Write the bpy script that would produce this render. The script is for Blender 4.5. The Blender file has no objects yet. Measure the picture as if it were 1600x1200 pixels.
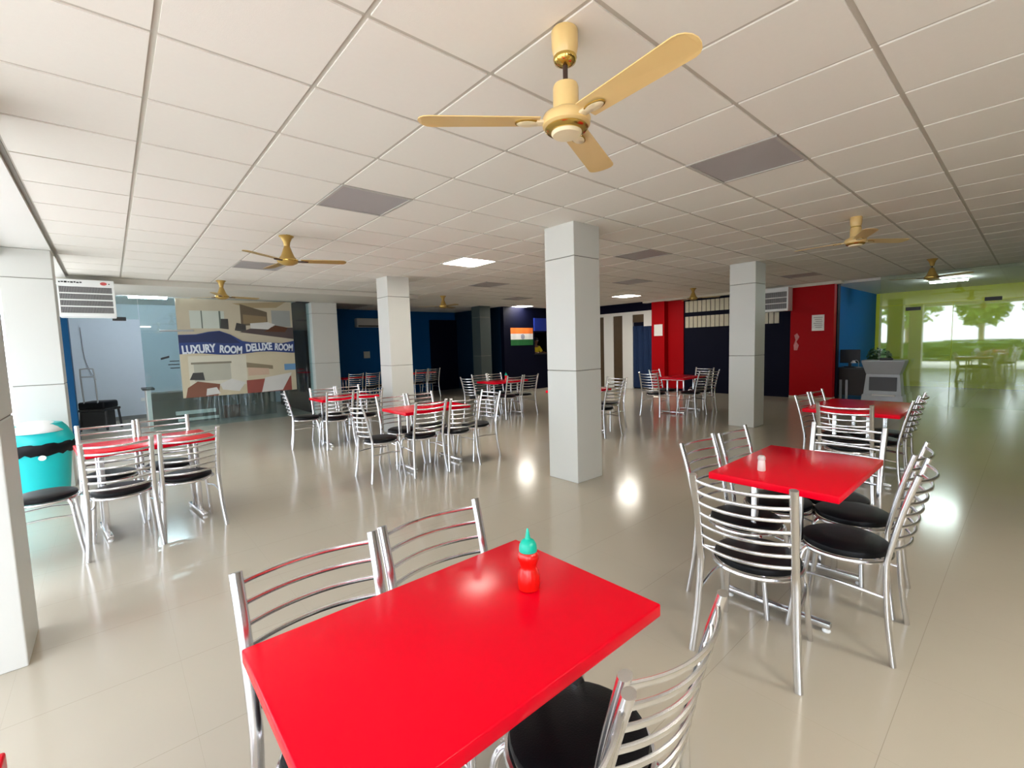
import bpy, bmesh, math, random
from mathutils import Vector, Matrix
random.seed(7)
PI = math.pi
S = bpy.context.scene
COL = S.collection

# ------------------------------------------------------------ camera
H = 2.755                      # floor to ceiling
CAMZ = 1.493
yaw, pitch, roll = -0.71835, -0.083244, -0.030022
fw = Vector((-math.sin(yaw)*math.cos(pitch), math.cos(yaw)*math.cos(pitch), math.sin(pitch)))
rt = Vector((math.cos(yaw), math.sin(yaw), 0)); up = rt.cross(fw)
r2 = math.cos(roll)*rt + math.sin(roll)*up
u2 = -math.sin(roll)*rt + math.cos(roll)*up
cam = bpy.data.cameras.new('camera'); camo = bpy.data.objects.new('camera', cam); COL.objects.link(camo)
M = Matrix((r2, u2, -fw)).transposed().to_4x4()
M.translation = Vector((-0.2279, -2.3181, CAMZ))
camo.matrix_world = M
cam.sensor_width = 36; cam.lens = 715.4/1600*36; cam.clip_start = 0.02; cam.clip_end = 300
S.camera = camo

# ------------------------------------------------------------ light, exposure
S.view_settings.view_transform = 'Standard'
S.view_settings.look = 'None'
S.view_settings.gamma = 1
S.view_settings.use_curve_mapping = False
S.view_settings.exposure = 0.92
S.cycles.max_bounces = 10
S.cycles.diffuse_bounces = 6
S.cycles.glossy_bounces = 5
S.cycles.transparent_max_bounces = 12
S.cycles.sample_clamp_indirect = 6
S.cycles.caustics_reflective = False
S.cycles.caustics_refractive = False
w = bpy.data.worlds.new('world'); S.world = w; w.use_nodes = True
bg = w.node_tree.nodes['Background']
bg.inputs[0].default_value = (0.83, 0.89, 1.0, 1)
bg.inputs[1].default_value = 4.5
sd = bpy.data.lights.new('sun', 'SUN'); sd.energy = 5; sd.angle = 0.02; sd.color = (1, .96, .88)
so = bpy.data.objects.new('sun', sd); COL.objects.link(so)
so.rotation_euler = Vector((-0.75, 0.35, -1.0)).to_track_quat('-Z', 'Y').to_euler()
def portal(x, y0, y1, z0, z1):
    l = bpy.data.lights.new('window_portal', 'AREA'); l.shape = 'RECTANGLE'; l.size = y1-y0; l.size_y = z1-z0
    l.cycles.is_portal = True
    o = bpy.data.objects.new('window_portal', l); COL.objects.link(o)
    o.location = (x, (y0+y1)/2, (z0+z1)/2)
    o.matrix_world = Matrix.Translation(o.location) @ Matrix(((0, 0, -1), (1, 0, 0), (0, -1, 0))).to_4x4()
for y0, y1 in ((-6.0, -3.77), (-2.93, .87), (1.29, 5.08), (5.5, 9.0)):
    portal(-1.06, y0, y1, 0.0, 2.6)

# ------------------------------------------------------------ helpers
MATS = {}
def mat(name, col, rough=.5, metal=0., spec=.5, noise=0., nscale=8., emit=None, estr=0., bump=0., bscale=60., coat=0.):
    if name in MATS: return MATS[name]
    m = bpy.data.materials.new(name); m.use_nodes = True
    nt = m.node_tree; b = nt.nodes['Principled BSDF']
    b.inputs['Base Color'].default_value = (*col, 1)
    b.inputs['Roughness'].default_value = rough
    b.inputs['Metallic'].default_value = metal
    b.inputs['Specular IOR Level'].default_value = spec
    if coat: b.inputs['Coat Weight'].default_value = coat; b.inputs['Coat Roughness'].default_value = .08
    tc = nt.nodes.new('ShaderNodeTexCoord')
    if noise:
        n = nt.nodes.new('ShaderNodeTexNoise'); n.inputs['Scale'].default_value = nscale; n.inputs['Detail'].default_value = 5
        nt.links.new(tc.outputs['Object'], n.inputs['Vector'])
        mx = nt.nodes.new('ShaderNodeMix'); mx.data_type = 'RGBA'
        mx.inputs['A'].default_value = (*[c*(1-noise) for c in col], 1)
        mx.inputs['B'].default_value = (*[min(1, c*(1+noise)) for c in col], 1)
        nt.links.new(n.outputs['Fac'], mx.inputs['Factor'])
        nt.links.new(mx.outputs['Result'], b.inputs['Base Color'])
    if bump:
        n = nt.nodes.new('ShaderNodeTexNoise'); n.inputs['Scale'].default_value = bscale
        nt.links.new(tc.outputs['Object'], n.inputs['Vector'])
        bp = nt.nodes.new('ShaderNodeBump'); bp.inputs['Strength'].default_value = bump; bp.inputs['Distance'].default_value = .004
        nt.links.new(n.outputs['Fac'], bp.inputs['Height']); nt.links.new(bp.outputs['Normal'], b.inputs['Normal'])
    if emit:
        b.inputs['Emission Color'].default_value = (*emit, 1); b.inputs['Emission Strength'].default_value = estr
    MATS[name] = m
    return m

def glass_mat(name, tint, refl, rough=.02):
    m = bpy.data.materials.new(name); m.use_nodes = True
    nt = m.node_tree; nt.nodes.clear()
    out = nt.nodes.new('ShaderNodeOutputMaterial'); mx = nt.nodes.new('ShaderNodeMixShader')
    tr = nt.nodes.new('ShaderNodeBsdfTransparent'); tr.inputs[0].default_value = (*tint, 1)
    gl = nt.nodes.new('ShaderNodeBsdfGlossy'); gl.inputs['Roughness'].default_value = rough; gl.inputs[0].default_value = (.95, 1, .97, 1)
    mx.inputs[0].default_value = refl
    nt.links.new(tr.outputs[0], mx.inputs[1]); nt.links.new(gl.outputs[0], mx.inputs[2]); nt.links.new(mx.outputs[0], out.inputs[0])
    return m

class MB:
    def __init__(s): s.bm = bmesh.new()
    def box(s, x0, x1, y0, y1, z0, z1, bev=0., seg=2, taper=None):
        b = bmesh.new(); bmesh.ops.create_cube(b, size=1)
        for v in b.verts:
            k = 1.
            if taper and v.co.z < 0: k = taper
            v.co = Vector(((x0+x1)/2+v.co.x*(x1-x0)*k, (y0+y1)/2+v.co.y*(y1-y0)*k, (z0+z1)/2+v.co.z*(z1-z0)))
        if bev: bmesh.ops.bevel(b, geom=b.edges[:], offset=bev, segments=seg, affect='EDGES', profile=.5)
        s.add(b); return s
    def add(s, b, mx=None):
        me = bpy.data.meshes.new('tmp'); b.to_mesh(me); b.free()
        if mx: me.transform(mx)
        s.bm.from_mesh(me); bpy.data.meshes.remove(me)
    def tube(s, pts, rx, ry=None, n=10, flat=None):
        ry = ry or rx
        pts = [Vector(p) for p in pts]; rings = []
        ref = Vector(flat) if flat else None
        t0 = (pts[1]-pts[0]).normalized()
        side = (ref - t0*ref.dot(t0)).normalized() if ref else t0.orthogonal().normalized()
        for i, p in enumerate(pts):
            t = (pts[min(i+1, len(pts)-1)]-pts[max(i-1, 0)]).normalized()
            side = (side - t*side.dot(t)).normalized(); o = t.cross(side)
            rings.append([s.bm.verts.new(p+side*rx*math.cos(2*PI*k/n)+o*ry*math.sin(2*PI*k/n)) for k in range(n)])
        for a, b in zip(rings, rings[1:]):
            for k in range(n): s.bm.faces.new((a[k], a[(k+1) % n], b[(k+1) % n], b[k]))
        s.bm.faces.new(rings[0][::-1]); s.bm.faces.new(rings[-1])
        return s
    def ring(s, R, r, z, c=(0, 0), n=32, m=8):
        vs = [[s.bm.verts.new((c[0]+(R+r*math.cos(2*PI*j/m))*math.cos(2*PI*i/n), c[1]+(R+r*math.cos(2*PI*j/m))*math.sin(2*PI*i/n), z+r*math.sin(2*PI*j/m))) for j in range(m)] for i in range(n)]
        for i in range(n):
            for j in range(m): s.bm.faces.new((vs[i][j], vs[(i+1) % n][j], vs[(i+1) % n][(j+1) % m], vs[i][(j+1) % m]))
        return s
    def lathe(s, prof, c=(0, 0, 0), n=32, sx=1., sy=1.):
        rings = []
        for r, z in prof:
            r = max(r, 1e-4)
            rings.append([s.bm.verts.new((c[0]+r*sx*math.cos(2*PI*k/n), c[1]+r*sy*math.sin(2*PI*k/n), c[2]+z)) for k in range(n)])
        for a, b in zip(rings, rings[1:]):
            for k in range(n): s.bm.faces.new((a[k], a[(k+1) % n], b[(k+1) % n], b[k]))
        s.bm.faces.new(rings[0][::-1]); s.bm.faces.new(rings[-1]); return s
    def poly(s, pts, d):
        """flat outline (3-D points) extruded by vector d"""
        d = Vector(d); a = [s.bm.verts.new(p) for p in pts]; b = [s.bm.verts.new(Vector(p)+d) for p in pts]
        s.bm.faces.new(a); s.bm.faces.new(b[::-1]); n = len(a)
        for k in range(n): s.bm.faces.new((a[k], b[k], b[(k+1) % n], a[(k+1) % n]))
        return s
    def build(s, name, m, parent=None, smooth=False):
        bmesh.ops.recalc_face_normals(s.bm, faces=s.bm.faces[:])
        me = bpy.data.meshes.new(name); s.bm.to_mesh(me); s.bm.free()
        if smooth:
            for p in me.polygons: p.use_smooth = True
            try: me.set_sharp_from_angle(angle=math.radians(42))
            except Exception: pass
        o = bpy.data.objects.new(name, me); me.materials.append(m); COL.objects.link(o)
        if parent: o.parent = parent
        return o

def tag(o, label=None, cat=None, group=None, kind=None):
    if label: o['label'] = label
    if cat: o['category'] = cat
    if group: o['group'] = group
    if kind: o['kind'] = kind
    return o
def thing(name, label, cat, loc=(0, 0, 0), rz=0., group=None):
    o = bpy.data.objects.new(name, None); COL.objects.link(o); o.empty_display_size = .1
    o.location = loc; o.rotation_euler = (0, 0, rz)
    return tag(o, label, cat, group)
def struct(o): o['kind'] = 'structure'; return o
def copy_tree(src, parent=None):
    c = src.copy(); COL.objects.link(c)
    if parent: c.parent = parent
    for ch in list(src.children): copy_tree(ch, c)
    return c

# ------------------------------------------------------------ materials
CHROME = mat('polished_steel', (.76, .76, .78), .23, 1., noise=.05, nscale=20)
RED = mat('red_laminate', (.78, .001, .016), .2, 0, .1, noise=.02, nscale=3)
BLACK = mat('black_vinyl', (.004, .0045, .006), .42, 0, .18, bump=.25, bscale=220)
WHITE = mat('white_paint', (.80, .79, .76), .55, noise=.02, nscale=2)
PILLAR = mat('pale_grey_pillar_board', (.63, .635, .605), .45, noise=.03, nscale=1.5)
GROOVE = mat('groove_grey', (.20, .19, .17), .8, noise=.1)
TILE = mat('mineral_fibre_tile', (.86, .835, .78), .85, noise=.015, nscale=40, bump=.12, bscale=260)
TBAR = mat('ceiling_tee', (.56, .53, .47), .5, noise=.03)
NAVY = mat('navy_paint', (.0015, .0022, .013), .6, spec=.12, noise=.06, nscale=2)
BLUE = mat('blue_paint', (.001, .075, .24), .55, spec=.12, noise=.05, nscale=2)
BRIGHTBLUE = mat('cobalt_board', (.01, .03, .30), .5, noise=.05)
REDWALL = mat('crimson_paint', (.40, .001, .004), .5, spec=.1, noise=.06, nscale=2)
LIME = mat('lime_paint', (.58, .62, .03), .6, noise=.04, nscale=2)
BROWN = mat('brown_door_veneer', (.075, .045, .018), .5, noise=.25, nscale=4)
CREAM = mat('cream_enamel', (.80, .57, .24), .32, coat=.3, noise=.02)
CREAM2 = mat('pale_cream_enamel', (.84, .72, .47), .3, noise=.02)
GOLD = mat('brass_trim', (.72, .50, .14), .18, 1., noise=.05)
GOLDM = mat('antique_gold_enamel', (.50, .33, .09), .3, .35, noise=.05)
DKBROWN = mat('dark_brown_rod', (.05, .02, .012), .4, noise=.1)
LED = mat('lit_led_diffuser', (.95, .95, .95), .4, emit=(1, .94, .83), estr=24., noise=.01)
GREYPANEL = mat('unlit_diffuser', (.42, .40, .41), .45, noise=.03)
BEIGE = mat('beige_skirting', (.55, .47, .34), .5, noise=.06)
DARK = mat('dark_plastic', (.02, .02, .022), .45, noise=.1)
STEELG = mat('grey_metal_sheet', (.42, .43, .45), .35, .2, noise=.05)
PAPER = mat('white_paper', (.85, .84, .80), .7, noise=.04, nscale=30)
CARD = mat('cream_card', (.62, .58, .45), .7, noise=.08, nscale=12)
TEAL = mat('teal_plastic', (.0, .50, .52), .35, noise=.03)
LID = mat('white_plastic_lid', (.85, .87, .87), .35, noise=.02)
LEAF = mat('dark_leaves', (.04, .11, .025), .6, noise=.4, nscale=5)
BARK = mat('bark', (.16, .11, .07), .8, noise=.3, nscale=10)

# ------------------------------------------------------------ floor
def floor_mat():
    m = bpy.data.materials.new('vitrified_floor_tiles'); m.use_nodes = True
    nt = m.node_tree; b = nt.nodes['Principled BSDF']
    tc = nt.nodes.new('ShaderNodeTexCoord'); sp = nt.nodes.new('ShaderNodeSeparateXYZ')
    nt.links.new(tc.outputs['Object'], sp.inputs[0])
    def line(ax, off, wd):
        a = nt.nodes.new('ShaderNodeMath'); a.operation = 'ADD'; a.inputs[1].default_value = off+60
        nt.links.new(sp.outputs[ax], a.inputs[0])
        mo = nt.nodes.new('ShaderNodeMath'); mo.operation = 'MODULO'; mo.inputs[1].default_value = .6
        nt.links.new(a.outputs[0], mo.inputs[0])
        lt = nt.nodes.new('ShaderNodeMath'); lt.operation = 'LESS_THAN'; lt.inputs[1].default_value = wd
        nt.links.new(mo.outputs[0], lt.inputs[0]); return lt
    lx, ly = line(0, .08, .0006), line(1, .2145, .0022)
    mxm = nt.nodes.new('ShaderNodeMath'); mxm.operation = 'MAXIMUM'
    nt.links.new(lx.outputs[0], mxm.inputs[0]); nt.links.new(ly.outputs[0], mxm.inputs[1])
    n = nt.nodes.new('ShaderNodeTexNoise'); n.inputs['Scale'].default_value = 1.3; n.inputs['Detail'].default_value = 6
    nt.links.new(tc.outputs['Object'], n.inputs['Vector'])
    c = nt.nodes.new('ShaderNodeMix'); c.data_type = 'RGBA'
    c.inputs['A'].default_value = (.47, .425, .345, 1); c.inputs['B'].default_value = (.51, .465, .38, 1)
    nt.links.new(n.outputs['Fac'], c.inputs['Factor'])
    j = nt.nodes.new('ShaderNodeMix'); j.data_type = 'RGBA'; j.inputs['B'].default_value = (.36, .32, .25, 1)
    nt.links.new(c.outputs['Result'], j.inputs['A']); nt.links.new(mxm.outputs[0], j.inputs['Factor'])
    nt.links.new(j.outputs['Result'], b.inputs['Base Color'])
    b.inputs['Roughness'].default_value = .15; b.inputs['Specular IOR Level'].default_value = .5
    return m
X0, X1, Y0, Y1 = -1.1, 17.2, -7.5, 12.2
fl = MB(); fl.box(X0, X1, Y0, Y1, -.12, 0); struct(fl.build('floor', floor_mat()))

# ------------------------------------------------------------ ceiling: tees and lay-in tiles
unlit = [(2, 2), (2, 8), (9, 2), (13, 5), (9, 8), (13, 11), (17, 1), (5, -2)]
lit = [(6, 5), (17, 8), (16, 14)]
back = [(1, -7), (4, -7)]  # unseen lamps added behind the camera to brighten floor and ceiling
T = .6
c = MB()
for a in range(-1, 21):
    for b in range(-13, 20):
        if (a, b) in unlit or (a, b) in lit or (a, b) in back: continue
        if a < 9 and b >= 12: continue
        g, d = .012, .007
        x0, x1, y0, y1 = a*T+g, (a+1)*T-g, b*T+g, (b+1)*T-g
        c.box(x0, x1, y0, y1, H-d, H+.01)
struct(c.build('ceiling', TILE))
c = MB(); c.box(-.6, 12.6, Y0, 12.1, H, H+.03); struct(c.build('ceiling_grid', TBAR))
c = MB(); c.box(-1.3, 17.3, Y0-.2, 12.4, H+.06, H+.3); struct(c.build('ceiling_leak_blocker', WHITE))  # unseen slab added to stop outside light leaking through the tile gaps
c = MB(); c.box(-1.1, -.63, Y0, 9.0, H-.03, H+.05); struct(c.build('ceiling_border', WHITE))
c = MB(); c.box(-.63, -.6, Y0, 7.4, H-.004, H+.05); struct(c.build('trim_1', mat('shadow_gap_bar', (.30, .28, .25), .6, noise=.05)))
# bulkhead over the glass partition
c = MB(); c.box(-1.1, 5.39, 7.4, 9.05, H-.09, H+.05, .004); struct(c.build('trim_2', mat('bulkhead_paint', (.70, .68, .62), .6, noise=.02)))
# cornice along the far wall
c = MB(); c.box(12.28, 12.5, .62, 5.75, H-.075, H-.008, .004); struct(c.build('trim_3', mat('cornice_paint', (.66, .62, .53), .6, noise=.02)))

def panel(a, b, m, name, label, group=None):
    t = thing(name, label, 'ceiling light', ((a+.5)*T, (b+.5)*T, H), 0, group)
    f = MB()
    for s in (-1, 1):
        f.box(s*.29-.01, s*.29+.01, -.3, .3, -.012, .004); f.box(-.28, .28, s*.29-.01, s*.29+.01, -.012, .004)
    f.build('frame', mat('panel_frame', (.5, .48, .45), .5, noise=.03) if m is GREYPANEL else WHITE, t)
    MB().box(-.279, .279, -.279, .279, -.006, .003).build('diffuser', m, t)
UL = {(2, 2): 'unlit grey ceiling panel left of the nearest fan', (2, 8): 'unlit grey ceiling panel beside the bell shaped gold fan on the left',
      (9, 2): 'unlit mauve grey ceiling panel right of the central pillar top, larger of that pair', (13, 5): 'small unlit ceiling panel just above the lit panel right of the central pillar',
      (9, 8): 'unlit dark ceiling panel behind the brightest square light', (13, 11): 'farthest unlit dark ceiling panel, near the flag wall light',
      (17, 1): 'thin dark unlit ceiling panel above the red wall pillar on the right', (5, -2): 'large unlit grey ceiling panel right of the nearest fan'}
LL = {(6, 5): 'lit white square ceiling panel between the two left pillars, the brightest one', (17, 8): 'lit white ceiling panel just right of the central pillar', (16, 14): 'lit white ceiling panel above the striped flag'}
for k in unlit: panel(*k, GREYPANEL, 'ceiling_panel', UL[k])
for k in lit: panel(*k, LED, 'ceiling_light', LL[k])
for k in ((1, -7), (4, -7)): panel(*k, LED, 'ceiling_light', 'unseen lit ceiling panel added behind the viewer as fill light', 'added fill panels behind the viewer')

# ------------------------------------------------------------ walls
def wall(name, m, *b): return struct(MB().box(*b).build(name, m))
wall('wall_right', mat('right_wall_paint', (.22, .20, .16), .6, spec=.2, noise=.03), -1.1, 12.5, Y0-.15, Y0, 0, H+.05)
wall('wall_back', BLUE, 3.0, 12.9, 12.0, 12.15, 0, H+.05) if False else wall('wall_back', BLUE, 3.55, 9.3, 11.6, 11.75, 0, H+.05)
wall('wall_left_room_back', mat('bluish_white_paint', (.68, .75, .84), .6, spec=.2, noise=.02), -1.1, 3.55, 12.0, 12.15, 0, H+.05)
wall('wall_left_room_side', NAVY, 3.4, 3.55, 9.45, 12.0, 0, H+.05)
wall('wall_left_room_outer', WHITE, -1.25, -1.1, 9.4, 12.15, 0, H+.05)
wall('wall_far', NAVY, 12.5, 12.7, .73, 8.9, 0, H+.05)
wall('wall_far_red', REDWALL, 12.47, 12.52, 4.5, 5.0, .07, H-.075)
wall('wall_navy_recess', NAVY, 8.2, 9.28, 11.5, 11.6, 0, 2.47)
wall('wall_lime', LIME, 17.0, 17.15, Y0, 1.0, 0, H+.05)
wall('wall_blue_side', mat('bright_blue_paint', (.001, .11, .33), .55, spec=.1, noise=.05, nscale=2), 12.7, 17.0, .85, 1.0, 0, H+.05)
wall('wall_lime_room_end', LIME, 12.5, 17.15, Y0-.15, Y0, 0, H+.05)
wall('ceiling_lime_room', WHITE, 12.62, 17.0, Y0, .9, H-.06, H)
struct(MB().box(-.9, 3.4, 11.985, 12.0, 0, .09).build('baseboard_left_room', mat('grey_skirting', (.25, .26, .26), .5, noise=.05)))
struct(MB().box(12.3, 12.5, .74, 1.65, 0, .07, .003).box(12.27, 12.5, 4.98, 5.45, 0, .07, .003).build('baseboard_far', BEIGE))
# crimson wall piers
p = MB(); p.box(12.3, 12.75, .75, 1.64, .07, H-.075)
struct(p.build('wall_red_pier', REDWALL))
p = MB(); p.box(12.27, 12.6, 5.0, 5.43, .07, H-.075)
struct(p.build('wall_red_column', REDWALL))
# white portal wall with brown doors, far beyond the central pillar
g = MB()
for y0, y1 in ((6.97, 7.36), (6.22, 6.61), (7.66, 8.0)): g.box(12.44, 12.5, y0, y1, 0, 2.36)
g.box(12.42, 12.5, 5.44, 8.0, 2.36, 2.46); g.box(12.42, 12.5, 5.44, 5.8, 1.98, 2.36)
struct(g.build('wall_far_white', WHITE))
struct(MB().box(12.46, 12.5, 7.36, 7.66, 0, 2.36).build('door_1', BROWN))
struct(MB().box(12.46, 12.5, 6.61, 6.97, 0, 2.36).build('door_2', BROWN))
struct(MB().box(12.46, 12.5, 5.8, 6.22, 2.12, 2.36).build('trim_4', BROWN))
cu = MB(); pts = []
for i in range(41):
    y = 5.45+.76*i/40; pts.append((12.44+.015*math.sin(i*1.9), y))
vs0 = [cu.bm.verts.new((x, y, .04)) for x, y in pts]; vs1 = [cu.bm.verts.new((x, y, 2.0)) for x, y in pts]
for i in range(40): cu.bm.faces.new((vs0[i], vs0[i+1], vs1[i+1], vs1[i]))
tag(cu.build('curtain', mat('dark_blue_curtain', (.004, .025, .09), .8, noise=.2), None, True), 'dark blue curtain in the doorway left of the red column', 'curtain')
# kiosk block with serving window
def kiosk():
    f = MB()
    f.box(9.3, 10.66, 8.9, 9.05, 0, H); f.box(11.8, 12.5, 8.9, 9.05, 0, H)
    f.box(10.66, 11.8, 8.9, 9.05, 0, 1.2); f.box(10.66, 11.8, 8.9, 9.05, 1.92, H)
    struct(f.build('wall_kiosk_front', NAVY))
    wall('wall_kiosk_side', mat('slate_blue_paint', (.004, .02, .045), .6, spec=.12, noise=.05), 9.28, 9.4, 9.05, 11.75, 0, H)
    wall('wall_kiosk_back', NAVY, 9.4, 12.7, 11.6, 11.75, 0, H)
    wall('wall_kiosk_far', NAVY, 12.55, 12.7, 8.9, 11.75, 0, H)
    struct(MB().box(10.6, 11.86, 8.82, 9.1, 1.17, 1.2, .004).build('trim_5', DARK))
kiosk()
s = MB().box(10.62, 11.84, 8.85, 8.9, 1.97, 2.40, .004).build('sign_board', BRIGHTBLUE)
tag(s, 'plain bright blue board above the serving window', 'sign')

# ------------------------------------------------------------ pillars (4.2 m structural grid)
def pillar(x, y, label, m=PILLAR, sx=.42, sy=.42, top=H):
    t = thing('pillar', label, 'pillar', (x+sx/2, y+sy/2, 0))
    b = MB()
    zs = [0, 1.205, 1.213, 2.40, 2.408, top]
    b.box(-sx/2, sx/2, -sy/2, sy/2, 0, 1.205, .006); b.box(-sx/2, sx/2, -sy/2, sy/2, 1.212, 2.40, .006); b.box(-sx/2, sx/2, -sy/2, sy/2, 2.407, top-.002, .006)
    b.build('cladding', m, t)
    MB().box(-sx/2+.007, sx/2-.007, -sy/2+.007, sy/2-.007, .01, top-.004).build('joint_line', GROOVE, t)
    return t
pillar(-1.06, .87, 'grey pillar cut off by the left edge of the photo, nearest of all')
pillar(-1.06, 5.08, 'wide pale pillar behind the teal bin', top=H-.03)
pillar(3.44, .85, 'large central pillar standing nearest the middle of the hall')
pillar(3.44, 5.05, 'slim grey pillar behind the table left of the central pillar')
pillar(3.46, 9.05, 'grey pillar at the right end of the glass with the hotel poster', sx=.60, top=H-.09)
DKP = mat('dark_green_grey_pillar', (.055, .075, .075), .5, noise=.06)
pillar(8.43, 9.0, 'dark green grey pillar near the flag wall', DKP)
pillar(7.8, .74, 'pale pillar in front of the navy wall with cream cards')
pillar(-1.06, -3.35, 'grey pillar on the window side behind the viewer')
tag(MB().box(-1.1, -.74, 9.02, 9.4, 0, H-.09, .004).build('blue_pillar', mat('deep_blue_paint', (.001, .045, .12), .55, spec=.12, noise=.05)), 'narrow blue pillar behind the hanging cooler on the left', 'pillar')

# ------------------------------------------------------------ glass partitions
G1 = glass_mat('pale_cyan_glass', (.76, .87, .88), .10)
G2 = glass_mat('entrance_glass', (.86, .90, .84), .105, .025)
struct(MB().box(.27, 3.44, 9.195, 9.205, 0, H-.09).box(-.74, .26, 9.195, 9.205, 2.22, H-.09).build('window_1', G1))
struct(MB().box(12.495, 12.505, -1.2, -.04, 0, 2.1).box(12.495, 12.505, -2.35, -1.21, 0, 2.1).box(12.495, 12.505, -6.9, -2.36, 0, 2.1).box(12.495, 12.505, -6.9, -.04, 2.11, H).build('window_2', G2))
def fitting(x0, x1, y0, y1, z0, z1, label):
    t = MB().box(x0, x1, y0, y1, z0, z1, .004).build('door_patch_fitting', DARK); tag(t, label, 'door fitting')
fitting(-.13, .07, 9.17, 9.23, 2.19, 2.26, 'dark glass door fitting below the hanging cooler on the left')
fitting(12.46, 12.54, -.72, -.48, 1.98, 2.05, 'dark door fitting on the lime glass, the left one of the two')
fitting(12.46, 12.54, -1.87, -1.64, 2.08, 2.15, 'dark door fitting on the lime glass, the right one of the two')
t = MB().tube([(.56, 9.16, 2.0), (1.12, 9.16, 2.0)], .02, n=12).tube([(.62, 9.16, 2.0), (.62, 9.2, 2.0)], .012).tube([(1.06, 9.16, 2.0), (1.06, 9.2, 2.0)], .012).build('rail_bar', STEELG, None, True)
tag(t, 'short grey rail on the glass left of the hotel poster', 'rail')
st = thing('glass_sticker', 'small dark sticker with three lines on the glass left of the poster', 'sticker', (.7, 9.185, 1.4))
q = MB(); q.poly([(-.16, 0, .02), (-.02, 0, .06), (-.02, 0, .10), (-.16, 0, .06)], (0, .006, 0)); q.build('badge', DARK, st)
q = MB()
for k in range(3): q.box(-.02-.03*(k == 1), .14, 0, .006, -.02-k*.07, -.002-k*.07)
q.build('printed_line', DARK, st)

# ------------------------------------------------------------ hotel poster on the glass
def text_mesh(txt, size, ext=.001):
    cu = bpy.data.curves.new('txt', 'FONT'); cu.body = txt; cu.size = size; cu.extrude = ext; cu.align_x = 'CENTER'; cu.offset = .008
    o = bpy.data.objects.new('txt', cu); COL.objects.link(o); bpy.context.view_layer.update()
    me = bpy.data.meshes.new_from_object(o.evaluated_get(bpy.context.evaluated_depsgraph_get()))
    bpy.data.objects.remove(o); bpy.data.curves.remove(cu); return me
PX0, PX1, PZ0, PZ1, PY = .85, 3.05, .62, 2.66, 9.17
ps = thing('wall_poster', 'large hotel room poster with a blue wavy lettered band on the glass', 'poster', (PX0, PY, PZ0))
PW, PH = PX1-PX0, PZ1-PZ0
pc = {}
def pm(n, col): return mat('poster_'+n, col, .45, noise=.06, nscale=5)
MB().box(0, PW, .004, .012, 0, PH).build('poster_sheet', pm('sheet', (.50, .45, .35)), ps)
lay = [0]
def pp(name, col, pts, parent=None, y=None):
    lay[0] += 1; yy = .0035-.0006*lay[0] if y is None else y
    return MB().poly([(u*PW, yy, v*PH) for u, v in pts], (0, .0005, 0)).build(name, pm(col[0], col[1]), parent or ps)
def R(u0, v0, u1, v1): return [(u0, v0), (u1, v0), (u1, v1), (u0, v1)]
top = pp('upper_photo', ('cream', (.52, .47, .36)), R(0, .62, 1, 1))
pp('photo_window', ('pale', (.55, .60, .55)), R(.10, .70, .38, .88), top)
pp('photo_window_bars', ('bars', (.12, .15, .13)), [(.19, .7), (.2, .7), (.2, .88), (.19, .88)], top)
pp('photo_window_bars', ('bars', (.12, .15, .13)), [(.335, .7), (.35, .7), (.35, .88), (.335, .88)], top)
pp('photo_ceiling', ('tan', (.38, .30, .18)), [(.45, .965), (.95, 1.), (.85, .93), (.6, .92)], top)
pp('photo_headboard', ('headboard', (.13, .10, .065)), [(.52, .73), (.76, .74), (.76, .88), (.52, .96)], top)
pp('photo_headboard_panel', ('hpanel', (.24, .18, .10)), [(.54, .75), (.75, .755), (.75, .83), (.54, .85)], top)
pp('photo_curtain', ('grey', (.32, .34, .33)), [(.80, .72), (.98, .72), (.98, .90), (.80, .90)], top)
pp('photo_chair', ('shade', (.05, .05, .05)), [(.34, .70), (.41, .69), (.41, .80), (.35, .80)], top)
pp('photo_chair', ('shade', (.05, .05, .05)), [(.46, .68), (.56, .66), (.56, .74), (.48, .76)], top)
pp('photo_floor', ('floor', (.08, .06, .06)), [(.5, .66), (1, .58), (1, .71), (.75, .72), (.6, .70)], top)
pp('photo_bed', ('sheet_white', (.62, .62, .60)), [(.60, .70), (.76, .69), (.83, .745), (.76, .77), (.60, .755)], top)
pp('photo_bed_base', ('mahogany', (.10, .035, .015)), [(.72, .665), (.92, .66), (.95, .71), (.83, .735)], top)
low = pp('lower_photo', ('beige2', (.56, .50, .36)), R(0, .0, 1, .46))
pp('photo_wall', ('wallshade', (.62, .60, .50)), R(.06, .10, .54, .42), low)
pp('photo_alcove', ('alcove', (.44, .44, .37)), R(.10, .16, .40, .35), low)
pp('photo_shelf', ('shade2', (.22, .20, .15)), R(.08, .335, .41, .355), low)
pp('photo_headboard', ('oak', (.24, .20, .13)), [(.54, .28), (.78, .25), (.78, .29), (.54, .335)], low)
pp('photo_picture', ('skyblue', (.14, .30, .52)), R(.89, .23, 1, .30), low)
pp('photo_cushion', ('peach', (.55, .40, .30)), [(.55, .19), (.74, .19), (.74, .26), (.55, .28)], low)
pp('photo_bed', ('maroon', (.28, .07, .055)), [(.53, .0), (.95, .0), (.95, .16), (.53, .14)], low)
pp('photo_bedspread', ('sheet_white', (.62, .62, .60)), [(.66, .0), (.86, .01), (.96, .20), (.70, .16)], low)
pp('photo_side_table', ('sheet_white', (.62, .62, .60)), [(.32, .06), (.46, .03), (.52, .12), (.40, .17), (.30, .12)], low)
pp('photo_chair', ('maroon2', (.20, .08, .05)), [(.02, .0), (.28, .0), (.30, .12), (.12, .16), (.04, .10)], low)
pp('photo_cushion', ('sheet_white', (.62, .62, .60)), [(.18, .01), (.30, .02), (.27, .09), (.19, .08)], low)
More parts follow.
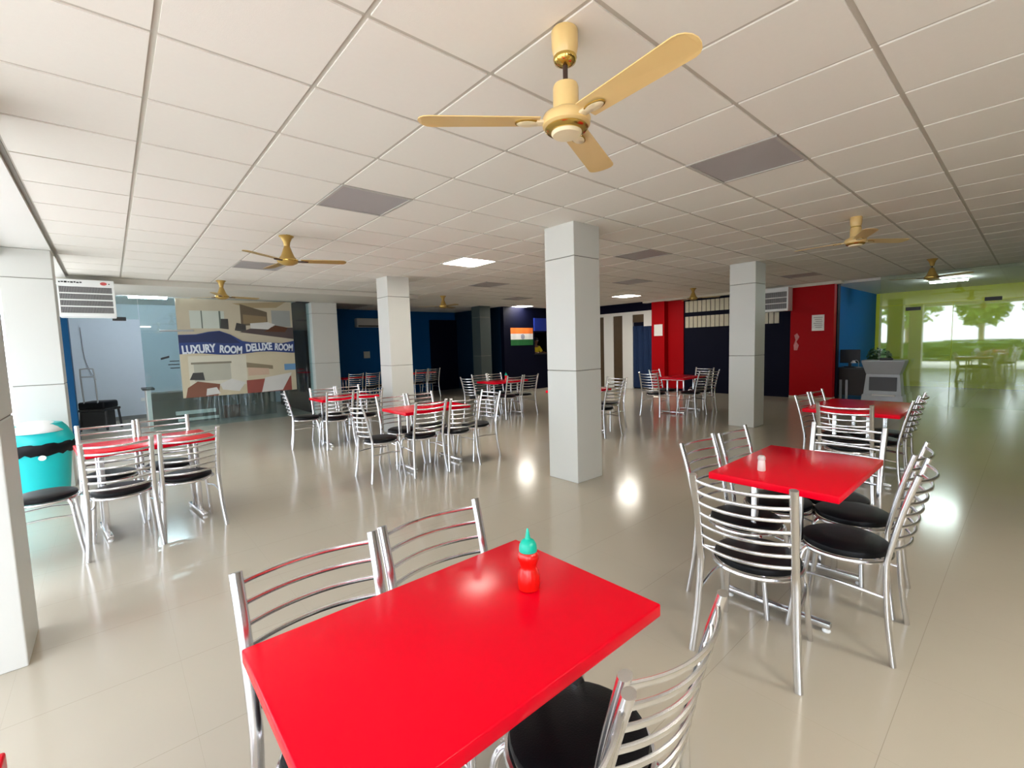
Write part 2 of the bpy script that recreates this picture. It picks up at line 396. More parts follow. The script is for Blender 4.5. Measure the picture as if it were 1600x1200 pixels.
pp('photo_plant', ('shade', (.05, .05, .05)), [(.06, .18), (.18, .17), (.17, .25), (.09, .25)], low)
band = []
N = 40
for i in range(N+1):
    u = i/N; band.append((u, .435+.012*math.cos((u-.72)*2*PI/.62)))
tp = [(0, .635), (.14, .64), (.24, .665), (.33, .675), (.42, .635), (.52, .565), (.60, .55), (.75, .545), (.88, .535), (1, .56)]
pp('wave_band', ('royal', (.022, .05, .20)), band+tp[::-1])
pp('wave_shade', ('royal2', (.016, .028, .10)), [(0, .555), (.2, .56), (.36, .545), (.5, .545), (.42, .63), (.33, .668), (.24, .658), (.14, .633), (0, .628)])
words = [('LUXURY', .02, .29, .447, .535, -3), ('ROOM', .32, .51, .437, .520, 5), ('DELUXE', .545, .785, .455, .540, -3), ('ROOM', .81, .985, .450, .530, 5)]
for txt, u0, u1, v0, v1, rot in words:
    me = text_mesh(txt, .175)
    xs = [v.co.x for v in me.vertices]; ys = [v.co.y for v in me.vertices]
    a, b, c0, d = min(xs), max(xs), min(ys), max(ys)
    me.transform(Matrix.Translation(((u0+u1)/2*PW, -.018, (v0+v1)/2*PH)) @ Matrix.Rotation(math.radians(rot), 4, 'Y') @ Matrix.Rotation(PI/2, 4, 'X') @ Matrix.Diagonal(((u1-u0)*PW/(b-a), (v1-v0)*PH/(d-c0), 1, 1)) @ Matrix.Translation((-(a+b)/2, -(c0+d)/2, 0)))
    o = bpy.data.objects.new('lettering', me); me.materials.clear(); me.materials.append(pm('lettering', (.68, .74, .84))); COL.objects.link(o); o.parent = ps

# ------------------------------------------------------------ chairs
def smoothpath(pts, n=6):
    P = [Vector(p) for p in pts]; out = []
    for i in range(len(P)-1):
        a, b, c2, d = P[max(i-1, 0)], P[i], P[i+1], P[min(i+2, len(P)-1)]
        for k in range(n):
            t = k/n
            out.append(.5*((2*b)+(c2-a)*t+(2*a-5*b+4*c2-d)*t*t+(3*b-a-3*c2+d)*t**3))
    out.append(P[-1]); return out
POST = [(.222, -.235, 0), (.207, -.208, .2), (.198, -.195, .42), (.196, -.205, .52), (.197, -.247, .72), (.20, -.293, .885)]
def post_at(z):
    for a, b in zip(POST, POST[1:]):
        if a[2] <= z <= b[2]:
            t = (z-a[2])/(b[2]-a[2]); return [a[i]+(b[i]-a[i])*t for i in range(3)]
def make_chair():
    t = thing('dining_chair', '', 'chair')
    prof = [(0, .432), (.172, .432), (.183, .438), (.187, .450), (.183, .464), (.165, .474), (.10, .481), (0, .483)]
    MB().lathe(prof, n=36).build('seat', BLACK, t, True)
    MB().ring(.190, .0115, .424, n=40, m=8).build('seat_ring', CHROME, t, True)
    for s in (-1, 1):
        pts = smoothpath([(s*x, y, z) for x, y, z in POST], 5)
        MB().tube(pts, .0175, .0125, 12, flat=(1, 0, 0)).build('rear_leg', CHROME, t, True)
        MB().tube(smoothpath([(s*.135, .128, .424), (s*.165, .150, .385), (s*.180, .165, .25), (s*.190, .182, .1), (s*.197, .195, 0)], 4), .013, .013, 10).build('front_leg', CHROME, t, True)
        MB().tube(smoothpath([(s*.202, -.195, .30), (s*.20, 0, .315), (s*.178, .16, .30)], 5), .0075, n=8).build('stretcher', CHROME, t, True)
    for z in (.855, .80, .745, .69, .635, .58, .525):
        x, y, _ = post_at(z); pts = []
        for k in range(15):
            u = -1+2*k/14; pts.append((u*x, y-.058*(1-u*u)+.004, z-.006*(1-u*u)))
        MB().tube(pts, .0085, .006, 8, flat=(0, 0, 1)).build('back_rung', CHROME, t, True)
    return t
chair0 = make_chair(); chair_used = [False]
def chair(x, y, ang, label, group='chrome dining chairs'):
    """x, y = centre of the seat; ang = direction faced in degrees from +Y"""
    if chair_used[0]: c = copy_tree(chair0)
    else: c = chair0; chair_used[0] = True
    c.location = (x, y, 0); c.rotation_euler = (0, 0, math.radians(ang)); c['label'] = label; c['group'] = group
    return c

# ------------------------------------------------------------ tables
def make_table():
    t = thing('dining_table', '', 'table')
    MB().box(-.465, .465, -.31, .31, .712, .75, .005, 3).build('tabletop', RED, t, True)
    for s in (-1, 1):
        f = MB(); f.box(s*.33-.02, s*.33+.02, -.26, .26, .02, .05, .006)
        f.build('foot_bar', CHROME, t, True)
        for k in (-1, 1):
            MB().box(s*.33-.018, s*.33+.018, k*.11-.014, k*.11+.014, .045, .695, .004).build('upright', CHROME, t, True)
            MB().lathe([(.018, 0), (.02, .006), (.012, .022)], (s*.33, k*.24, 0), 14).build('levelling_foot', LID, t, True)
        MB().box(s*.33-.02, s*.33+.02, -.24, .24, .692, .713, .003).build('top_bar', CHROME, t)
    MB().box(-.33, .33, -.015, .015, .69, .71, .003).build('cross_bar', CHROME, t)
    return t
table0 = make_table(); table_used = [False]
def table(x, y, label, ang=0):
    if table_used[0]: c = copy_tree(table0)
    else: c = table0; table_used[0] = True
    c.location = (x, y, 0); c.rotation_euler = (0, 0, math.radians(ang)); c['label'] = label; c['group'] = 'red dining tables'
    return c

F, L, Rr, B = 0, -90, 90, 180   # facing +Y, +X, -X, -Y
# foreground table
table(.43, -1.338, 'big red table filling the foreground, with a red sauce bottle on it')
chair(.190, -1.165, B, 'chrome chair behind the foreground red table, the left one of two')
chair(.632, -1.150, B, 'chrome chair behind the foreground red table, right one, nearer the sauce bottle')
chair(.637, -1.555, F, 'black seated chrome chair at the bottom of the photo, in front of the foreground table')
chair(.205, -1.585, F, 'chair cut off by the bottom edge, of which mostly one back post shows')
# table with the shaker
table(2.73, -1.44, 'red table with a white salt shaker, right of the central pillar')
chair(2.045, -1.475, L+7, 'chrome chair with its back to the viewer at the near end of the shaker table')
chair(2.49, -1.245, B, 'chrome chair on the pillar side of the shaker table, nearer the viewer')
chair(2.92, -1.275, B, 'chrome chair on the pillar side of the shaker table, farther from the viewer')
chair(2.53, -1.715, F+2, 'black seated chair seen from the side at the right of the shaker table, nearest one')
chair(2.985, -1.65, F, 'chair behind the side-on chair at the right of the shaker table')
chair(3.225, -1.50, Rr, 'chair at the far end of the shaker table, white posts above the red top')
# table before the lime glass
table(5.72, -1.13, 'red table on the right in front of the grey podium and lime glass').scale = (1.16, 1.28, 1)
chair(5.36, -.965, B, 'chrome chair on the left side of the podium table, nearer the viewer')
chair(5.80, -.985, B, 'chrome chair on the left side of the podium table, farther along')
chair(4.97, -1.20, L+2, 'chrome chair with its back to the viewer at the near end of the podium table')
chair(5.42, -1.32, F, 'chrome chair on the right side of the podium table, nearer the viewer')
chair(5.88, -1.30, F, 'chrome chair on the right side of the podium table, farther along')
# table left of the central pillar
table(2.78, 2.80, 'red table just left of the central pillar, before the slim grey pillar')
chair(2.10, 2.72, L, 'chair at the left end of the red table nearest left of the central pillar')
chair(2.54, 2.57, F, 'chair with its back to the viewer at the middle-left table, left of two')
chair(3.00, 2.51, F-4, 'chair with its back to the viewer at the middle-left table, right of two')
chair(2.56, 3.06, B, 'chair on the far side of the middle-left red table, left of two')
chair(3.01, 3.05, B+3, 'chair on the far side of the middle-left red table, right of two')
chair(3.44, 2.66, Rr, 'chair at the right end of the middle-left table, beside the central pillar')
# table by the poster glass
table(2.62, 5.12, 'red table between the hotel poster and the slim grey pillar')
chair(2.06, 5.30, L-14, 'chair at the left end of the red table by the hotel poster')
chair(2.36, 4.88, F, 'chair with its back to the viewer at the poster table, left one')
chair(2.82, 4.85, F, 'chair with its back to the viewer at the poster table, right one')
chair(2.45, 5.36, B, 'chair on the far side of the poster table, left one')
chair(2.89, 5.38, B, 'chair on the far side of the poster table, right one')
# table by the bin
table(-.03, 2.86, 'red table beside the teal bin on the left', 6)
chair(-.235, 2.43, F, 'chair with its back to the viewer at the table by the teal bin, left one')
chair(.20, 2.53, F+4, 'chair with its back to the viewer at the table by the teal bin, right one')
chair(-.30, 3.10, B, 'chair behind the table by the teal bin, left one, touching the bin side')
chair(.13, 3.17, B, 'chair behind the table by the teal bin, right one, before the glass wall')
chair(-.68, 2.66, L, 'black seated chair in front of the teal bin, partly hidden by the left pillar')
# far tables
table(6.12, 5.25, 'far red table before the flag wall, with a red bottle on it')
chair(5.45, 5.25, L, 'chair at the left end of the far table before the flag wall')
chair(5.95, 4.93, F, 'near side chair of the far table before the flag wall, left one')
chair(6.42, 4.95, F, 'near side chair of the far table before the flag wall, right one')
chair(5.95, 5.57, B, 'far side chair of the far table before the flag wall, left one')
chair(6.38, 5.57, B, 'far side chair of the far table before the flag wall, right one')
table(5.53, 2.60, 'red table mostly hidden behind the central pillar, only its right end showing')
chair(6.22, 2.55, Rr, 'chair at the right end of the table half hidden by the central pillar')
chair(5.72, 2.29, F, 'chair half hidden by the central pillar, nearer the viewer')
table(8.72, 2.55, 'far red table before the red column and navy wall')
chair(8.05, 2.72, L, 'far chair before the red column, leftmost of that group')
chair(8.50, 2.22, F, 'far chair with its back to the viewer before the red column, left one')
chair(8.94, 2.22, F, 'far chair with its back to the viewer before the navy wall, right one')
chair(8.72, 2.88, B, 'far chair beyond the table before the red column')
chair(9.40, 2.50, Rr, 'far chair nearest the navy wall with cream cards, rightmost of its group')
table(4.95, 10.3, 'dim red table against the blue wall below the wall air conditioner')
chair(4.72, 9.98, F, 'dim chair at the table below the wall air conditioner, left one')
chair(5.20, 9.98, F, 'dim chair at the table below the wall air conditioner, right one')
chair(5.62, 10.3, Rr, 'dim chair at the right end of the table below the wall air conditioner')
table(7.0, 10.4, 'dim red table right of the slim grey pillar, before the dark recess')
chair(6.78, 10.08, F, 'dim chair before the dark recess right of the slim grey pillar, left one')
chair(7.22, 10.08, F, 'dim chair before the dark recess right of the slim grey pillar, right one')

# ------------------------------------------------------------ table-top items
def bottle(x, y, z, k, label):
    t = thing('sauce_bottle', label, 'bottle', (x, y, z))
    m = mat('red_squeeze_plastic', (.75, .008, .005), .25, coat=.4, noise=.02)
    MB().lathe([(.028*k, 0), (.033*k, .004*k), (.035*k, .02*k), (.034*k, .045*k), (.027*k, .065*k), (.0245*k, .074*k), (.028*k, .085*k), (.033*k, .098*k), (.033*k, .108*k), (.029*k, .118*k), (.026*k, .120*k)], n=28).build('body', m, t, True)
    cap = MB().lathe([(.0275*k, .120*k), (.0275*k, .128*k), (.026*k, .140*k), (.019*k, .152*k), (.010*k, .158*k)], n=28).build('cap', mat('green_cap', (.0, .50, .36), .35, noise=.03), t, True)
    MB().lathe([(.009*k, .157*k), (.006*k, .172*k), (.003*k, .188*k), (.0015*k, .190*k)], n=14).build('nozzle', MATS['green_cap'], cap, True)
bottle(.685, -1.325, .75, 1.0, 'red squeeze sauce bottle with green cap on the foreground table')
bottle(6.06, 5.06, .75, 1.0, 'small red sauce bottle on the far table before the flag wall')
t = thing('salt_shaker', 'small white salt shaker on the red table right of the central pillar', 'shaker', (2.483, -1.33, .75))
MB().lathe([(.019, 0), (.021, .004), (.019, .05), (.017, .062)], n=24).build('body', mat('translucent_white', (.72, .72, .68), .3, noise=.03), t, True)
MB().lathe([(.0185, .062), (.02, .066), (.02, .078), (.014, .086), (.001, .088)], n=24).build('cap', mat('grey_cap', (.55, .54, .52), .3, noise=.03), t, True)

# ------------------------------------------------------------ ceiling fans
def blade_mb(r0, r1, w0, w1, pit):
    m = MB(); outline = []
    n = 10
    for i in range(n+1):
        u = i/n; outline.append((r0+(r1-.05-r0)*u, (w0+(w1-w0)*u)/2))
    for i in range(1, 8):
        a = PI/2-PI*i/8; outline.append((r1-.05+.05*math.cos(a), w1/2*math.sin(a)))
    for i in range(n+1):
        u = 1-i/n; outline.append((r0+(r1-.05-r0)*u, -(w0+(w1-w0)*u)/2))
    m.poly([(x, y, 0) for x, y in outline], (0, 0, .004))
    for v in m.bm.verts: v.co.z += -v.co.y*math.tan(pit)-.9*v.co.y*v.co.y
    return m
def fan(x, y, style, angs, label, zb, R=.6):
    t = thing('ceiling_fan', label, 'ceiling fan', (x, y, H-.002))
    d = zb-H      # blade plane relative to ceiling
    if style == 'cup':
        cn = MB().lathe([(.050, -.004), (.054, -.012), (.053, -.07), (.046, -.105), (.043, -.108)], n=30).build('canopy', CREAM, t, True)
        MB().lathe([(.046, -.106), (.048, -.112), (.042, -.128), (.024, -.138), (.012, -.140)], n=30).build('canopy_trim', GOLD, cn, True)
        MB().tube([(0, 0, -.135), (0, 0, d+.13)], .010, n=12).build('down_rod', DKBROWN, t, True)
        mo = MB().lathe([(.03, d+.145), (.048, d+.14), (.052, d+.128), (.052, d+.045), (.064, d+.036), (.092, d+.022), (.100, d+.002), (.096, d-.018), (.078, d-.030)], n=40).build('motor_housing', CREAM, t, True)
        MB().lathe([(.085, d-.026), (.088, d-.031), (.078, d-.040), (.062, d-.043)], n=40).build('trim_ring', GOLD, mo, True)
        MB().lathe([(.062, d-.034), (.062, d-.048), (.056, d-.056), (.0, d-.059)], n=36).build('bottom_cap', CREAM2, mo, True)
        bm_, br = CREAM, CREAM2
    else:
        MB().lathe([(.074, -.002), (.076, -.012), (.055, -.03), (.036, -.07), (.028, -.118), (.014, -.125)], n=30).build('canopy', GOLDM, t, True)
        MB().tube([(0, 0, -.12), (0, 0, d+.13)], .010, n=12).build('down_rod', DKBROWN, t, True)
        mo = MB().lathe([(.014, d+.165), (.030, d+.155), (.045, d+.11), (.068, d+.05), (.088, d+.025), (.104, d+.012), (.106, d-.008), (.09, d-.025), (.055, d-.042), (0, d-.050)], n=40).build('motor_housing', GOLDM, t, True)
        MB().lathe([(.107, d+.011), (.109, d+.004), (.107, d-.004)], n=40).build('trim_ring', GOLD, mo, True)
        bm_, br = GOLDM, DKBROWN
    for a in angs:
        b = blade_mb(.112 if style == 'cup' else .135, R, .105, .125, .13); b.bm.transform(Matrix.Translation((0, 0, d)) @ Matrix.Rotation(0, 4, 'Z'))
        bo = b.build('blade', bm_, t, False); bo.rotation_euler = (0, 0, math.radians(a))
        q = MB(); q.box(.075, .155, -.020, .020, d-.012, d+.0, .005, 2); q.lathe([(0, d-.0135), (.024, d-.0125), (.026, d-.010), (.026, d-.004)], (.160, 0, 0), 24, 1.75, 1.0)
        bk = q.build('blade_bracket', br, bo, True)
        if style == 'cup':
            q = MB(); q.lathe([(.0262, d-.011), (.0295, d-.009), (.0295, d-.005), (.026, d-.003)], (.160, 0, 0), 24, 1.72, 1.0); q.build('bracket_rim', GOLD, bo, True)
    return t
fan(1.247, -1.016, 'cup', (-97, 143, 23), 'cream ceiling fan with brass trim, largest and nearest to the viewer', 2.40)
fan(1.311, 3.083, 'bell', (-24, -144, 96), 'gold bell shaped ceiling fan above the left side of the hall', 2.485)
fan(5.854, -1.004, 'cup', (-36, 84, -156), 'cream ceiling fan at the right, above the podium table', 2.50)
fan(1.303, 6.903, 'bell', (10, 130, 250), 'small gold fan hanging in front of the hotel poster glass', 2.48)
fan(5.969, 7.223, 'bell', (30, 150, 270), 'tiny gold fan right of the slim grey pillar', 2.50)
fan(10.513, 3.204, 'bell', (50, 170, 290), 'tiny gold fan in front of the red column and cream cards', 2.51)
fan(10.4, -1.104, 'bell', (0, 120, 240), 'small gold fan at the right beside the lit tube light', 2.44)

# ------------------------------------------------------------ hanging coolers
def cooler(w, h, d, loc, rz, label, rows=4):
    t = thing('air_conditioner', label, 'air conditioner', loc, rz)
    b = MB(); f = .022
    b.box(-w/2, w/2, .03, d, 0, h, .012)
    zt = h-.105
    b.box(-w/2, w/2, 0, .04, zt, h, .006); b.box(-w/2, w/2, 0, .04, 0, .055, .006)
    b.box(-w/2, -w/2+f*1.4, 0, .04, .05, zt, .004); b.box(w/2-f*1.4, w/2, 0, .04, .05, zt, .004)
    b.build('casing', LID, t)
    MB().box(-w/2+.02, w/2-.02, .026, .034, .045, zt).build('filter_backing', mat('grille_dark', (.09, .09, .10), .6, noise=.1), t)
    g = MB(); hh = zt-.055
    for k in range(1, rows): z = .055+hh*k/rows; g.box(-w/2+.03, w/2-.03, .0, .03, z-.009, z+.009, .002)
    g.build('louvre', LID, t)
    v = MB()
    n = 34
    for k in range(n):
        x = -w/2+.035+(w-.07)*(k+.5)/n; v.box(x-.0035, x+.0035, .014, .026, .055, zt)
    v.build('grille', mat('grille_grey', (.42, .42, .43), .5, noise=.05), t)
    return t, zt
ac, zt = cooler(.64, .545, .36, (-.41, 7.03, 2.115), 0, 'white hanging air conditioner with a grille at the upper left, beside the pale pillar')
q = MB()
xs = -.29
for k, wd in enumerate((.02, .028, .03, .024, .03, .022, .028, .026)): q.box(xs, xs+wd, -.002, .002, zt+.05+(k % 2)*.004, zt+.068+(k % 3)*.003); xs += wd+.006
q.build('printed_mark', DARK, ac)
q = MB(); q.lathe([(.03, 0), (.03, .004)], n=20, sx=1.3, sy=.8)
o = q.build('red_badge', mat('badge_red', (.65, .10, .10), .4, noise=.3, nscale=60), ac); o.rotation_euler = (PI/2, 0, 0); o.location = (.2, .002, zt+.055)
MB().box(.255, .27, -.002, .002, zt+.045, zt+.06).build('indicator', DARK, ac)
cooler(.76, .56, .34, (12.0, 1.985, 2.135), -PI/2, 'white air conditioner hanging between the right pillar and the red wall', 3)
t = thing('split_air_conditioner', 'long grey white wall air conditioner on the blue back wall', 'air conditioner', (6.0, 11.6, 2.2))
MB().box(-.46, .46, -.2, 0, 0, .28, .03, 3).build('casing', mat('dull_white', (.5, .5, .47), .5, noise=.03), t)
MB().box(-.42, .42, -.206, -.19, .02, .06, .003).build('air_slot', DARK, t)
tag(MB().box(5.78, 5.98, 11.57, 11.6, 1.24, 1.45, .004).build('switch_plate', mat('pale_switch', (.42, .44, .40), .5, noise=.04)), 'small pale square plate on the blue wall left of the slim grey pillar', 'switch')

# ------------------------------------------------------------ tube lights in the side rooms
def tube_light(loc, rz, ln, label):
    t = thing('tube_light', label, 'tube light', loc, rz)
    MB().box(-ln/2, ln/2, -.03, .03, -.03, 0, .004).build('batten', WHITE, t)
    MB().tube([(-ln/2+.02, 0, -.05), (ln/2-.02, 0, -.05)], .022, n=14).build('tube', mat('lit_tube', (.95, .95, .95), .4, emit=(.82, .92, 1), estr=140, noise=.01), t, True)
tube_light((.46, 9.75, H-.001), 0, .66, 'lit white tube light in the white room at the left')
c = MB(); c.box(-1.1, 3.5, 9.05, 12.0, H-.001, H+.05); struct(c.build('ceiling_left_room', WHITE))
tube_light((14.0, -.98, H-.062), PI/2, .66, 'lit tube light behind the lime glass at the right')

# ------------------------------------------------------------ cream cards in rows on the navy wall
def cards(y0, y1, n, z0, z1, lab, grp):
    w = (y0-y1)/n
    for k in range(n):
        y = y0-(k+.5)*w
        o = MB().box(12.478, 12.5, y-w*.43, y+w*.43, z0, z1, .003).build('wall_card', CARD)
        tag(o, lab, 'card', grp)
cards(4.46, 2.45, 16, 2.30, 2.62, 'upright cream card in the upper row on the navy wall', 'cream cards in the upper row')
cards(4.46, 1.95, 20, 1.86, 2.18, 'upright cream card in the lower row on the navy wall', 'cream cards in the lower row')

# notices on red
tag(MB().box(12.262, 12.27, 5.06, 5.34, 1.66, 2.0).build('paper_notice', PAPER), 'white paper notice on the left red column', 'notice')
t = thing('paper_notice', 'white printed notice on the red wall at the right', 'notice', (12.295, 1.06, 1.82))
MB().box(-.004, .004, -.125, .125, -.19, .18).build('sheet', PAPER, t)
q = MB()
for k in range(6): q.box(-.006, -.004, -.09+.01*(k % 2), .09-.02*(k % 3), .11-k*.045, .125-k*.045)
q.build('printed_line', mat('print_grey', (.35, .33, .32), .7, noise=.1), t)
q = MB()
for k in range(5): q.lathe([(.045-.004*k, 0), (.045-.004*k, .004)], (0, .015*(-1)**k, 0), 12, .6, 1.0); q.bm.transform(Matrix.Translation((0, 0, 0)))
q.bm.free()
q = MB(); q.poly([(0, .05, -.2), (0, -.02, -.2), (0, -.05, -.08), (0, .0, .0), (0, -.06, .12), (0, -.01, .21), (0, .05, .16), (0, .02, .05), (0, .06, -.08)], (.004, 0, 0))
o = q.build('wall_sticker', mat('faded_pink', (.62, .22, .22), .6, noise=.4, nscale=14)); o.location = (12.294, 1.5, 1.38)
tag(o, 'faded pinkish sticker low on the red wall at the right', 'sticker')

# ------------------------------------------------------------ flag
fl_ = thing('flag', 'orange white and green striped flag on the navy wall', 'flag', (10.07, 8.895, 1.5))
for k, (nm, col) in enumerate((('green_stripe', (.01, .13, .03)), ('white_stripe', (.75, .75, .75)), ('orange_stripe', (.80, .18, .02)))):
    m = MB(); vs = []
    n = 24
    for r in (0, 1):
        vs.append([m.bm.verts.new((-.5+i/n, -.012+.008*math.sin(i*.9), .19*(k+r))) for i in range(n+1)])
    for i in range(n): m.bm.faces.new((vs[0][i], vs[0][i+1], vs[1][i+1], vs[1][i]))
    m.build(nm, mat(nm, col, .8, noise=.08), fl_, True)
w_ = MB(); w_.ring(.07, .006, 0, n=28, m=6)
for k in range(12): a = PI*k/12*2; w_.tube([(0, 0, 0), (.068*math.cos(a), .068*math.sin(a), 0)], .0022, n=4)
o = w_.build('spoked_wheel', mat('wheel_blue', (.03, .05, .25), .7, noise=.1), fl_); o.rotation_euler = (PI/2, 0, 0); o.location = (.02, -.024, .285)

# ------------------------------------------------------------ teal bin
t = thing('swing_bin', 'teal swing top bin with white lid before the pale pillar', 'bin', (-.86, 4.52, 0)); t.scale = (1, 1, .87)
MB().lathe([(.185, 0), (.20, .006), (.262, .66), (.27, .68), (.255, .68)], n=40, sx=1., sy=.8).build('body', TEAL, t, True)
bag = MB().lathe([(.268, .60), (.283, .635), (.290, .69), (.283, .735), (.27, .75)], n=40, sx=1., sy=.8)
for i, v in enumerate(bag.bm.verts): v.co.z += .018*math.sin(i*2.3)*(v.co.z < .72); v.co.xy *= 1+.012*math.sin(i*1.7)
bag.build('bin_liner', mat('black_bag', (.004, .004, .006), .4, spec=.2, noise=.2), t, True)
hood = MB().lathe([(.282, .72), (.286, .75), (.268, .82), (.236, .90), (.20, .955), (.12, .972), (0, .976)], n=40, sx=1., sy=.8)
hood.build('hood', TEAL, t, True)
fp = MB(); n = 30
rows = []
for k in range(9):
    f = k/8; rr = []
    for q in range(n+1):
        a = PI+PI*q/n; R_ = .262
        rr.append(fp.bm.verts.new((R_*.80*f*math.cos(a)*1.05, -.03+R_*.80*f*math.sin(a)*1.0, .988-.125*f**3.2)))
    rows.append(rr)
for a, b in zip(rows[1:], rows[2:]):
    for q in range(n): fp.bm.faces.new((a[q], a[q+1], b[q+1], b[q]))
for q in range(n):
    try: fp.bm.faces.new((rows[0][0], rows[1][q], rows[1][q+1]))
    except Exception: pass
o = fp.build('swing_flap', LID, t, True); sm = o.modifiers.new('thick', 'SOLIDIFY'); sm.thickness = .014; sm.offset = 0
o = MB().lathe([(.03, 0), (.03, .006)], n=20).build('badge', LID, t); o.location = (.04, -.214, .57); o.rotation_euler = (PI/2, 0, 0)

# ------------------------------------------------------------ left room furniture
t = thing('visitor_chair', 'black chair with a steel loop back in the white room at the left', 'chair', (-.46, 10.6, 0), math.radians(150))
MB().box(-.24, .24, -.2, .26, .44, .6, .04, 3).build('seat', BLACK, t, True)
MB().box(-.26, .26, -.22, .24, .40, .45, .01).build('seat_base', DARK, t)
MB().box(-.22, .22, -.10, .22, .06, .40, .02, 2).build('under_box', DARK, t)
for sx in (-1, 1):
    for sy in (-1, 1): MB().tube([(sx*.22, sy*.2, .42), (sx*.24, sy*.23, 0)], .022, n=8).build('leg', DARK, t, True)
MB().tube(smoothpath([(-.12, .24, .5), (-.12, .27, 1.2), (-.08, .275, 1.28), (.08, .275, 1.28), (.12, .27, 1.2), (.12, .24, .5)], 5), .014, n=8).build('loop_back', STEELG, t, True)
MB().tube([(-.12, .272, 1.12), (.12, .272, 1.12)], .012, n=8).build('cross_bar', STEELG, t, True)
t = thing('reception_counter', 'dark low counter with a white end panel behind the poster glass', 'counter', (.33, 9.75, 0))
MB().box(-.05, .03, -.02, .5, 0, .80, .005).build('end_panel', WHITE, t)
MB().box(-.1, .1, -.06, .54, .80, .84, .005).build('top_cap', DARK, t)
MB().box(.03, 2.4, .03, .5, .04, .72, .005).build('front_panel', mat('dark_teal_grey', (.035, .05, .052), .4, noise=.1), t)
MB().box(.42, 1.15, .0, .03, .22, .30, .003).build('white_strip', WHITE, t)
MB().box(.45, 1.2, .0, .03, .08, .14, .003).build('kick_strip', WHITE, t)
MB().box(1.3, 1.62, .0, .03, .06, .34, .003).build('drawer_front', mat('mahogany', (.06, .012, .010), .4, noise=.2), t)
tag(MB().box(.27, .45, 11.96, 12.0, .42, .5, .004).build('wall_socket', LID), 'white wall socket low on the wall of the white room', 'socket')
cd = MB().tube(smoothpath([(-.68, 11.97, 2.2), (-.66, 11.97, 1.6), (-.60, 11.97, 1.25), (-.5, 11.97, 1.0)], 6), .006, n=6).build('hanging_cable', mat('grey_cable', (.25, .24, .27), .6, noise=.1), None, True)
tag(cd, 'thin grey cable hanging on the white wall behind the loop back chair', 'cable')

# ------------------------------------------------------------ right room: podium, desk, plants
t = thing('podium', 'grey metal podium with a dark recess in front of the lime glass', 'podium', (12.16, -.22, 0))
def prism(name, m, z0, w0, d0, z1, w1, d1, parent):
    q = MB(); a = [(-d0/2, -w0/2, z0), (d0/2, -w0/2, z0), (d0/2, w0/2, z0), (-d0/2, w0/2, z0)]; b = [(-d1/2, -w1/2, z1), (d1/2, -w1/2, z1), (d1/2, w1/2, z1), (-d1/2, w1/2, z1)]
    A = [q.bm.verts.new(p) for p in a]; Bv = [q.bm.verts.new(p) for p in b]
    q.bm.faces.new(A); q.bm.faces.new(Bv)
    for k in range(4): q.bm.faces.new((A[k], A[(k+1) % 4], Bv[(k+1) % 4], Bv[k]))
    bmesh.ops.bevel(q.bm, geom=q.bm.edges[:], offset=.006, segments=2, affect='EDGES')
    return q.build(name, m, parent, True)
prism('base', STEELG, 0, .72, .42, .22, .68, .40, t)
prism('body', STEELG, .22, .64, .36, .66, .56, .34, t)
prism('collar', STEELG, .66, .56, .36, .92, .72, .44, t)
MB().box(-.215, .215, -.36, .36, .92, .955, .006).build('top', STEELG, t)
MB().box(-.20, -.165, -.24, .22, .31, .60, .004).build('recess_panel', mat('dark_grey_panel', (.10, .10, .11), .5, noise=.06), t)
MB().box(-.235, -.18, -.22, .16, .20, .235, .003).build('ledge_strip', WHITE, t)
tag(MB().box(12.08, 12.18, -.36, -.14, .955, 1.0, .012).build('desk_phone', DARK), 'small black device lying on top of the grey podium', 'phone')
t = thing('office_desk', 'dark brown desk behind the red wall pier at the right', 'desk', (13.2, .48, 0))
MB().box(-.3, .3, -.32, .32, .70, .74, .004).build('desktop', DARK, t)
MB().box(-.27, .27, -.30, .30, .08, .70, .004).build('carcass', mat('dark_wood', (.025, .012, .008), .5, noise=.2), t)
for y in (.12, .24): MB().box(-.33, -.3, y-.025, y+.025, 0, .45, .004).build('leg', STEELG, t)
t = thing('desk_monitor', 'black monitor on the dark desk beside the red wall pier', 'monitor', (13.12, .60, .74))
MB().box(-.02, .02, -.2, .2, .10, .42, .01).build('screen', DARK, t); MB().box(-.012, .012, -.03, .03, .02, .12).build('neck', DARK, t); MB().box(-.08, .08, -.1, .1, 0, .02, .005).build('base', DARK, t)
t = thing('desk_lamp', 'small silver lamp standing on the dark desk', 'lamp', (12.97, .40, .74))
MB().lathe([(.05, 0), (.05, .012), (.01, .02)], n=20).build('base', STEELG, t, True)
MB().tube(smoothpath([(0, 0, .015), (.0, 0, .12), (-.02, .03, .17), (-.05, .08, .16)], 5), .008, n=8).build('arm', STEELG, t, True)
MB().lathe([(.02, .17), (.05, .12), (.055, .11), (.045, .112)], (-.05, .09, 0), 20).build('shade', WHITE, t, True)
def foliage(n, rad, size, c, flat=1.):
    m = MB()
    for _ in range(n):
        d = Vector((random.gauss(0, 1), random.gauss(0, 1), random.gauss(0, 1))).normalized()*rad*random.random()**.4
        p = Vector(c)+Vector((d.x, d.y, d.z*flat)); a = Vector((random.uniform(-1, 1), random.uniform(-1, 1), random.uniform(-.6, 1))).normalized()
        b = a.orthogonal().normalized(); s_ = size*random.uniform(.6, 1.3)
        v = [m.bm.verts.new(p+x) for x in (a*s_, b*s_*.4, -a*s_, -b*s_*.4)]; m.bm.faces.new(v)
    return m
t = thing('potted_plant', 'dark green potted plant beside the blue wall left of the podium', 'plant', (13.6, .14, 0))
MB().lathe([(.12, 0), (.16, .3), (.17, .32), (.15, .32)], n=24).build('pot', DARK, t, True)
